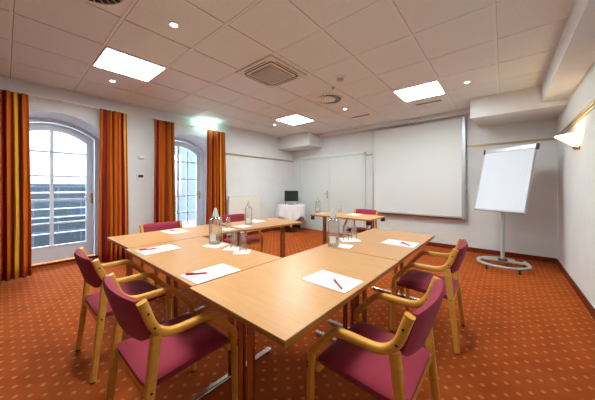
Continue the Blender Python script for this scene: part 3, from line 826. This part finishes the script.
# ------------------------------------------------------------------ flip chart
r = thing('flip_chart_stand', 'grey flip chart stand on a round wheeled base in the right corner', 'flip chart', (-.01, 5.05, 0))
M_fl = M_grey
a0, a1 = math.radians(62), math.radians(62+322)
pts = [(.315*math.cos(a0+(a1-a0)*k/40), .30*math.sin(a0+(a1-a0)*k/40), .075) for k in range(41)]
pts.append((pts[-1][0]-.03, pts[-1][1]+.04, .10)); 
mesh_obj('base_ring', tube(NB(), pts, .021, 12), M_fl, r, smooth=True)
bm = NB(); box(bm, -.318, .315, .1, .155, .062, .092, .008); mesh_obj('cross_bar', bm, M_fl, r)
for x, y in ((-.19, -.245), (.19, -.245), (-.30, .12), (.26, .16)):
    c = mesh_obj('castor', cyl(NB(), (x-.013, y, .027), (x+.013, y, .027), .027, n=16), M_black, r, smooth=True)
    mesh_obj('castor_fork', cyl(NB(), (x, y, .03), (x, y, .07), .014, n=10), M_black, c)
mesh_obj('pole', cyl(NB(), (0, .13, .06), (0, .13, 1.02), .026, n=18), M_fl, r, smooth=True)
mesh_obj('pole_collar', box(NB(), -.06, .06, .09, .17, .085, .11, .006), M_black, r)
# board, leaning back and turned a little to the left
ph, ta = .531, .2695
BM = Matrix.Translation((-.066+.01, 5.095-5.05, .903)) @ Matrix.Rotation(-ph, 4, 'Z') @ Matrix.Rotation(-ta, 4, 'X')
def on_board(t):
    bmesh.ops.transform(t, matrix=BM, verts=t.verts); return t
W2, HB = .363, 1.046
mesh_obj('board', on_board(box(NB(), -W2, W2, .008, .026, 0, HB, .004)), M_alu, r)
mesh_obj('clamp_bar', on_board(box(NB(), -W2-.006, W2+.006, -.016, .026, HB-.055, HB+.012, .005)), M_alu, r)
for s in (-1, 1): mesh_obj('clamp_knob', on_board(box(NB(), s*(W2+.008)-.014, s*(W2+.008)+.014, -.022, .03, HB-.07, HB+.018, .005)), M_black, r)
mesh_obj('pen_tray', on_board(box(NB(), -W2, W2, -.05, .02, -.03, -.008, .005)), M_alu, r)
bm = NB(); p = BM @ Vector((0, .028, .35)); q = BM @ Vector((0, .028, .02))
box(bm, -.035, .035, max(p.y, q.y)+.005, .15, .96, 1.03, .006); mesh_obj('tilt_bracket', bm, M_black, r)
M_pad = mat('squared_paper', lin(244, 247, 252), .7)
tcp = N(M_pad, 'ShaderNodeUVMap'); sxp = N(M_pad, 'ShaderNodeSeparateXYZ'); L(M_pad, tcp.outputs[0], sxp.inputs[0])
m1 = math_n(M_pad, 'LESS_THAN', math_n(M_pad, 'FRACT', sxp.outputs[0]), .06); m2 = math_n(M_pad, 'LESS_THAN', math_n(M_pad, 'FRACT', sxp.outputs[1]), .06)
mxp = N(M_pad, 'ShaderNodeMix', data_type='RGBA'); L(M_pad, math_n(M_pad, 'MAXIMUM', m1, m2), mxp.inputs['Factor'])
mxp.inputs['A'].default_value = lin(212, 220, 232); mxp.inputs['B'].default_value = lin(186, 196, 212); L(M_pad, mxp.outputs['Result'], B(M_pad).inputs['Base Color'])
bm = NB(); ul = bm.loops.layers.uv.new('UVMap')
V = {}
for sx_, sz_ in ((-1, 0), (1, 0), (1, 1), (-1, 1)):
    for dy in (0, 1): V[(sx_, sz_, dy)] = bm.verts.new((sx_*(W2-.008), -.014+.019*dy, .002+sz_*(HB-.062)))
fs = bm.faces.new([V[(a, b, 0)] for a, b in ((-1, 0), (1, 0), (1, 1), (-1, 1))])
for lp, u in zip(fs.loops, ((0, 0), (28, 0), (28, 39), (0, 39))): lp[ul].uv = u
bm.faces.new([V[(a, b, 1)] for a, b in ((-1, 1), (1, 1), (1, 0), (-1, 0))])
cc = ((-1, 0), (1, 0), (1, 1), (-1, 1))
for i in range(4):
    a, b = cc[i], cc[(i+1) % 4]; bm.faces.new((V[(*a, 0)], V[(*a, 1)], V[(*b, 1)], V[(*b, 0)]))
bmesh.ops.transform(bm, matrix=Matrix.Translation((-.01, 5.05, 0)) @ BM, verts=bm.verts)
tag(mesh_obj('flip_chart_pad', bm, M_pad), 'large blank squared paper pad hanging on the flip chart stand', 'paper pad')

# ------------------------------------------------------------------ daylight, camera, view
w = bpy.data.worlds.new('sky'); SC.world = w; w.use_nodes = True
bg = w.node_tree.nodes['Background']; bg.inputs[0].default_value = (.74, .87, 1, 1)
# overcast sky: pale at the horizon and several times brighter overhead
wt = w.node_tree; wc = wt.nodes.new('ShaderNodeTexCoord'); wx = wt.nodes.new('ShaderNodeSeparateXYZ'); wm = wt.nodes.new('ShaderNodeMapRange')
wt.links.new(wc.outputs['Generated'], wx.inputs[0]); wt.links.new(wx.outputs[2], wm.inputs['Value'])
wm.inputs['From Min'].default_value = .1; wm.inputs['From Max'].default_value = .8; wm.inputs['To Min'].default_value = 3.2; wm.inputs['To Max'].default_value = 34
wt.links.new(wm.outputs[0], bg.inputs[1])
for yc in DOORS:
    ld = bpy.data.lights.new('door_portal', 'AREA'); ld.shape = 'RECTANGLE'; ld.size = 1.2; ld.size_y = 2.3
    ld.cycles.is_portal = True
    lo = bpy.data.objects.new('sky_portal', ld); COL.objects.link(lo)
    lo.location = (XD-.15, yc, 1.25); lo.rotation_euler = (PI/2, 0, -PI/2)

cam = bpy.data.cameras.new('camera'); co = bpy.data.objects.new('camera', cam); COL.objects.link(co)
co.location = (0, 0, 1.28); co.rotation_euler = (PI/2, 0, math.radians(39.98))
cam.sensor_width = 36; cam.lens = 245.6/595*36; cam.shift_y = -13.6/595; cam.clip_start = .02; cam.clip_end = 100
SC.camera = co
vs = SC.view_settings
vs.view_transform = 'Standard'; vs.look = 'None'; vs.exposure = .13; vs.gamma = 1; vs.use_curve_mapping = False
